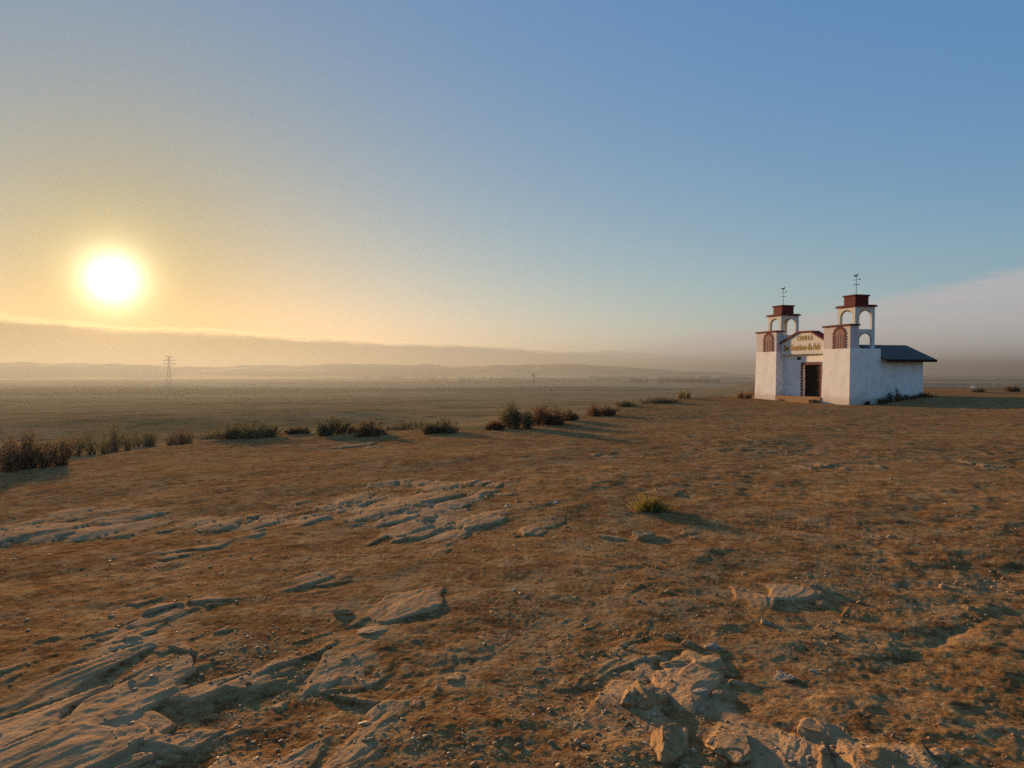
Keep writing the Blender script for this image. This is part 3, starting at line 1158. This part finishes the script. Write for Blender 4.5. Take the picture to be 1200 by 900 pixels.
# photo pixel of the base, width and height in pixels, depth factor, turn, label
ROCKS = [
    (768, 826, 66, 60, .9, 20, 'largest cracked sandstone block, tan with rounded top, in the front rock cluster', 0),
    (740, 826, 24, 66, 1.6, 30, 'narrow tan slab split off the left side of the largest cracked block', 0),
    (796, 782, 40, 14, .8, 5, 'thin dark stone lying on the upper edge of the largest cracked block', 0),
    (757, 776, 20, 18, .9, 15, 'small pale rock at the upper left tip of the front rock cluster', 1),
    (786, 750, 24, 20, .9, 40, 'orange rounded rock at the far end of the front rock cluster', 0),
    (808, 758, 30, 26, .9, 60, 'grey brown rock beside the orange rock at the cluster far end', 0),
    (834, 762, 28, 16, .9, 10, 'flat grey rock on the right of the cluster far end', 1),
    (822, 815, 34, 12, .8, -5, 'pale elongated stone lying right of the largest cracked block', 1),
    (845, 818, 40, 14, .6, -25, 'long pale splinter of stone right of the front rock cluster', 0),
    (822, 835, 14, 12, 1, 5, 'small grey cube of stone below the pale elongated stone', 1),
    (786, 886, 52, 70, 1.5, 15, 'tall tan sandstone slab rising from the ground below the largest block', 0),
    (856, 884, 50, 40, 1.0, 50, 'rough brown rock between the tan slab and the bottom right slabs', 0),
    (958, 690, 22, 16, 1.0, 30, 'upper pale rock of the short row casting a shadow at right', 0),
    (967, 712, 22, 18, 1.0, 60, 'lower pale rock of the short row casting a shadow at right', 0),
    (921, 798, 30, 15, 1.0, 15, 'whitish rock lying alone on the soil at right', 1),
    (916, 790, 12, 10, 1.0, 15, 'small whitish stone touching the whitish rock at right', 1),
    (955, 789, 14, 10, 1.0, 75, 'dark stone with a bright top right of the whitish rock', 1),
    (870, 894, 70, 30, 1.0, 5, 'broad flat orange slab at the bottom edge of the photo', 0),
    (985, 872, 70, 34, .9, -10, 'cracked tan slab with rounded lumps near the bottom right', 0),
    (945, 862, 26, 18, 1.0, 35, 'knobbly orange stone at the left tip of the cracked bottom slab', 0),
    (1040, 896, 60, 26, .9, 10, 'orange boulder cut by the bottom edge, right of the cracked slab', 0),
    (1108, 893, 34, 18, .9, -20, 'small brown boulder near the bottom right corner', 0),
    (1138, 715, 20, 18, 1.0, 70, 'orange upright stone at the edge of the tyre tracks', 0),
    (757, 632, 46, 20, 1.0, 20, 'grey rock just nearer than the yellow green tuft', 0),
    (716, 632, 42, 10, .9, 10, 'low rounded tan rock left of the grey rock by the tuft', 0),
    (400, 722, 34, 14, 1.1, 40, 'tan rounded rock alone in the soil left of centre', 0),
    (535, 800, 44, 18, .9, 10, 'flat tan rock with dark shadow below centre', 0),
    (512, 808, 10, 7, 1, 5, 'bright little stone at the left of the flat tan rock', 1),
    (437, 744, 46, 10, .9, 25, 'low tan ledge of rock right below the lone rounded rock', 0),
    (325, 832, 26, 12, .9, 25, 'small dark rock in the soil right of the left ledges', 0),
    (128, 724, 10, 9, 1, 5, 'brightest white pebble on the left ledges', 1),
]
for i, (px, py, w, h, dp, tz, lab, pale) in enumerate(ROCKS):
    c = hit(px, py)
    s = c.y / FPX
    sx = w * s * .5
    sz = max(h * s * (.34 if h > 30 else .5), .02)
    sy = min(sx * dp, h * s * 1.6 + .05) if h < 30 else sx * dp * 1.4
    c = Vector((c.x, c.y + sy * .6, 0))
    c.z = ground_at(c.x, c.y) - sz * .18
    rock(c, sx, sy, sz, R(-tz) if dp < 1.3 else R(-15), 20 + i, lab, PALE if pale else SAND)


# pebbles and grit that nobody could count
def build_gravel():
    rng = np.random.default_rng(5)
    n = 22000
    a = rng.uniform(R(-42), R(42), n)
    inv = rng.uniform(1 / 22.0, 1 / 2.3, n)
    r = 1 / inv
    x, y = r * np.sin(a), r * np.cos(a)
    keep = (fbm(x / 1.6, y / 1.6, 71, 3) + rng.normal(0, .25, n)) > -.05
    x, y, r = x[keep], y[keep], r[keep]
    n = len(x)
    z, mk = terrain(x, y)
    size = .0030 * np.exp(rng.normal(0, .6, n)) * (1 + r / 14)
    size = np.minimum(size, .016)
    big = rng.uniform(0, 1, n) < .04
    size = np.where(big & (x > -.8), np.minimum(size * 2.2 + .003, .026), size)
    ph = (1 + 5 ** .5) / 2
    cb = np.array([(-1, ph, 0), (1, ph, 0), (-1, -ph, 0), (1, -ph, 0), (0, -1, ph), (0, 1, ph), (0, -1, -ph), (0, 1, -ph), (ph, 0, -1), (ph, 0, 1), (-ph, 0, -1), (-ph, 0, 1)], np.float32) / 1.9
    fc = np.array([(0, 11, 5), (0, 5, 1), (0, 1, 7), (0, 7, 10), (0, 10, 11), (1, 5, 9), (5, 11, 4), (11, 10, 2), (10, 7, 6), (7, 1, 8),
                   (3, 9, 4), (3, 4, 2), (3, 2, 6), (3, 6, 8), (3, 8, 9), (4, 9, 5), (2, 4, 11), (6, 2, 10), (8, 6, 7), (9, 8, 1)])
    V = cb[None] * (1 + rng.normal(0, .2, (n, 12, 3)))
    V *= (size[:, None] * np.stack([rng.uniform(.6, 1.4, n), rng.uniform(.6, 1.4, n), rng.uniform(.4, .9, n)], 1))[:, None, :]
    th = rng.uniform(0, 6.28, n)
    c, s = np.cos(th)[:, None], np.sin(th)[:, None]
    X = V[:, :, 0] * c - V[:, :, 1] * s
    Y = V[:, :, 0] * s + V[:, :, 1] * c
    V = np.stack([X + x[:, None], Y + y[:, None], V[:, :, 2] + (z + size * .12)[:, None]], -1)
    F = (np.arange(n)[:, None, None] * 12 + fc[None]).reshape(-1, 3)
    tone = rng.uniform(0, .9, n)
    tone[big] *= .75
    tone[rng.uniform(0, 1, n) < .016] = 1.0
    me = mesh_from('gravel', V.reshape(-1, 3), F, True)
    me.attributes.new('tone', 'FLOAT', 'POINT').data.foreach_set('value', np.repeat(tone, 12).astype(np.float32))
    m, T, b = mat('gravel')
    at = T.new('ShaderNodeAttribute')
    at.attribute_name = 'tone'
    t = at.outputs['Fac']
    col = T.mix(T.ramp(t, 0, .5), (0.20, 0.10, 0.035), (0.36, 0.20, 0.08))
    col = T.mix(T.ramp(t, .55, .9), col, (0.42, 0.27, 0.13))
    col = T.mix(T.ramp(t, .93, .97), col, (0.75, 0.70, 0.62))
    T.put(b.inputs['Base Color'], col)
    b.inputs['Roughness'].default_value = 0.75
    link('gravel', me, m, kind='stuff')


build_gravel()


# ------------------------------------------------------------------ pylons, trees and houses on the plain
STEEL = paint('galvanised_steel', (0.34, 0.33, 0.32), 0.6)


def pylon(px, ytop, ybase, dist, label):
    a = math.atan2(px - 600, FPX)
    x, y = math.tan(a) * dist, dist
    z = ground_at(x, y)
    H = EYE + (436 - ytop) / FPX * dist - z
    root = empty('lattice_pylon', (x, y, z), R(25), label, 'pylon', 'pylons on the plain')
    w = dist * 0.0002
    bm = bmesh.new()
    hb, ht = H * .085, H * .018
    lv = [0, .2, .37, .52, .64, .74, .82, .9, 1.0]
    def cor(t, i):
        r_ = hb + (ht - hb) * min(1, t / .8)
        s = ((-1, -1), (1, -1), (1, 1), (-1, 1))[i % 4]
        return Vector((s[0] * r_, s[1] * r_, t * H))
    for i in range(4):
        for k in range(len(lv) - 1):
            add_bar(bm, cor(lv[k], i), cor(lv[k + 1], i), w, None, 4)
            add_bar(bm, cor(lv[k], i), cor(lv[k + 1], i + 1), w * .6, None, 4)
            add_bar(bm, cor(lv[k], i + 1), cor(lv[k + 1], i), w * .6, None, 4)
            add_bar(bm, cor(lv[k + 1], i), cor(lv[k + 1], i + 1), w * .6, None, 4)
    fin('lattice_mast', bm, STEEL, root)
    for t, l in ((.80, .17), (.89, .14), (.985, .10)):
        bm = bmesh.new()
        for s in (-1, 1):
            for q in (-1, 1):
                add_bar(bm, (s * ht, q * ht, t * H), (s * l * H, 0, t * H + .01 * H), w * .9, None, 4)
            add_bar(bm, (s * ht, 0, t * H + .035 * H), (s * l * H, 0, t * H + .01 * H), w * .8, None, 4)
        fin('cross_arm', bm, STEEL, root)


pylon(198, 418, 470, 900, 'tall faint steel lattice pylon in the golden haze below the sun')
pylon(625, 437.5, 452, 1500, 'small distant lattice pylon on the plain above the middle of the hilltop edge')


def tree_belt(rows, seed, name):
    rng = np.random.default_rng(seed)
    V, F, TN, k = [], [], [], 0
    for (xa, xb, dist, hmax, dens) in rows:
        n = int((xb - xa) * dens)
        xs = rng.uniform(xa, xb, n)
        keep = pn(xs / 18.0, xs * 0 + dist * .01, seed) > -.22
        for px in xs[keep]:
            d = dist * rng.uniform(.985, 1.015)
            x, y = (px - 600) / FPX * d, d
            z = ground_at(x, y)
            h = hmax * rng.uniform(.5, 1.0)
            m = 26
            P = rng.normal(0, 1, (m, 3))
            P /= np.linalg.norm(P, axis=1)[:, None]
            P *= rng.uniform(.5, 1, m)[:, None] ** .5
            P = P * np.array([h * .5, h * .5, h * .48]) + np.array([x, y, z + h * .52])
            D = rng.normal(0, 1, (m, 3))
            D /= np.linalg.norm(D, axis=1)[:, None]
            S = np.cross(D, rng.normal(0, 1, (m, 3)))
            S /= np.linalg.norm(S, axis=1)[:, None]
            L = np.full(m, h * .38)
            v, f, t = quads(P - D * L[:, None] * .5, D, S, L, L * .9, rng.uniform(0, .7, m))
            V.append(v)
            F.append(f + k)
            TN.append(t)
            k += len(v)
    me = mesh_from(name, np.vstack(V), np.vstack(F))
    me.attributes.new('tone', 'FLOAT', 'POINT').data.foreach_set('value', np.concatenate(TN).astype(np.float32))
    return link(name, me, LEAF['dark'], kind='stuff')


tree_belt([(560, 730, 3000, 12, .9), (690, 880, 3600, 15, 1.3), (740, 842, 2300, 13, 2.0), (500, 620, 2600, 10, .4), (420, 640, 3900, 14, .5), (600, 700, 1500, 4, .25), (1085, 1240, 2900, 9, .9), (1080, 1240, 1900, 6, .5)], 3, 'tree_belt')

WALLW = paint('house_white', (0.78, 0.76, 0.72), 0.8)


def house(px, dist, w, label):
    x, y = (px - 600) / FPX * dist, dist
    root = empty('farm_house', (x, y, ground_at(x, y)), R(20), label, 'house', 'farm houses on the plain')
    bm = bmesh.new()
    add_prism(bm, [(-w / 2, -1), (w / 2, -1), (w / 2, 3), (0, 4.6), (-w / 2, 3)], -w * .7, w * .7)
    fin('wall', bm, WALLW, root)
    bm = bmesh.new()
    for s in (-1, 1):
        add_prism(bm, [(s * (w / 2 + .4), 2.75), (s * (w / 2 + .4), 3.0), (0, 4.95), (0, 4.65)], -w * .75, w * .75)
    fin('roof', bm, STEEL, root)


house(1141, 1500, 7, 'tiny white farm house far off on the plain right of the chapel')
print('SCENE BUILT')
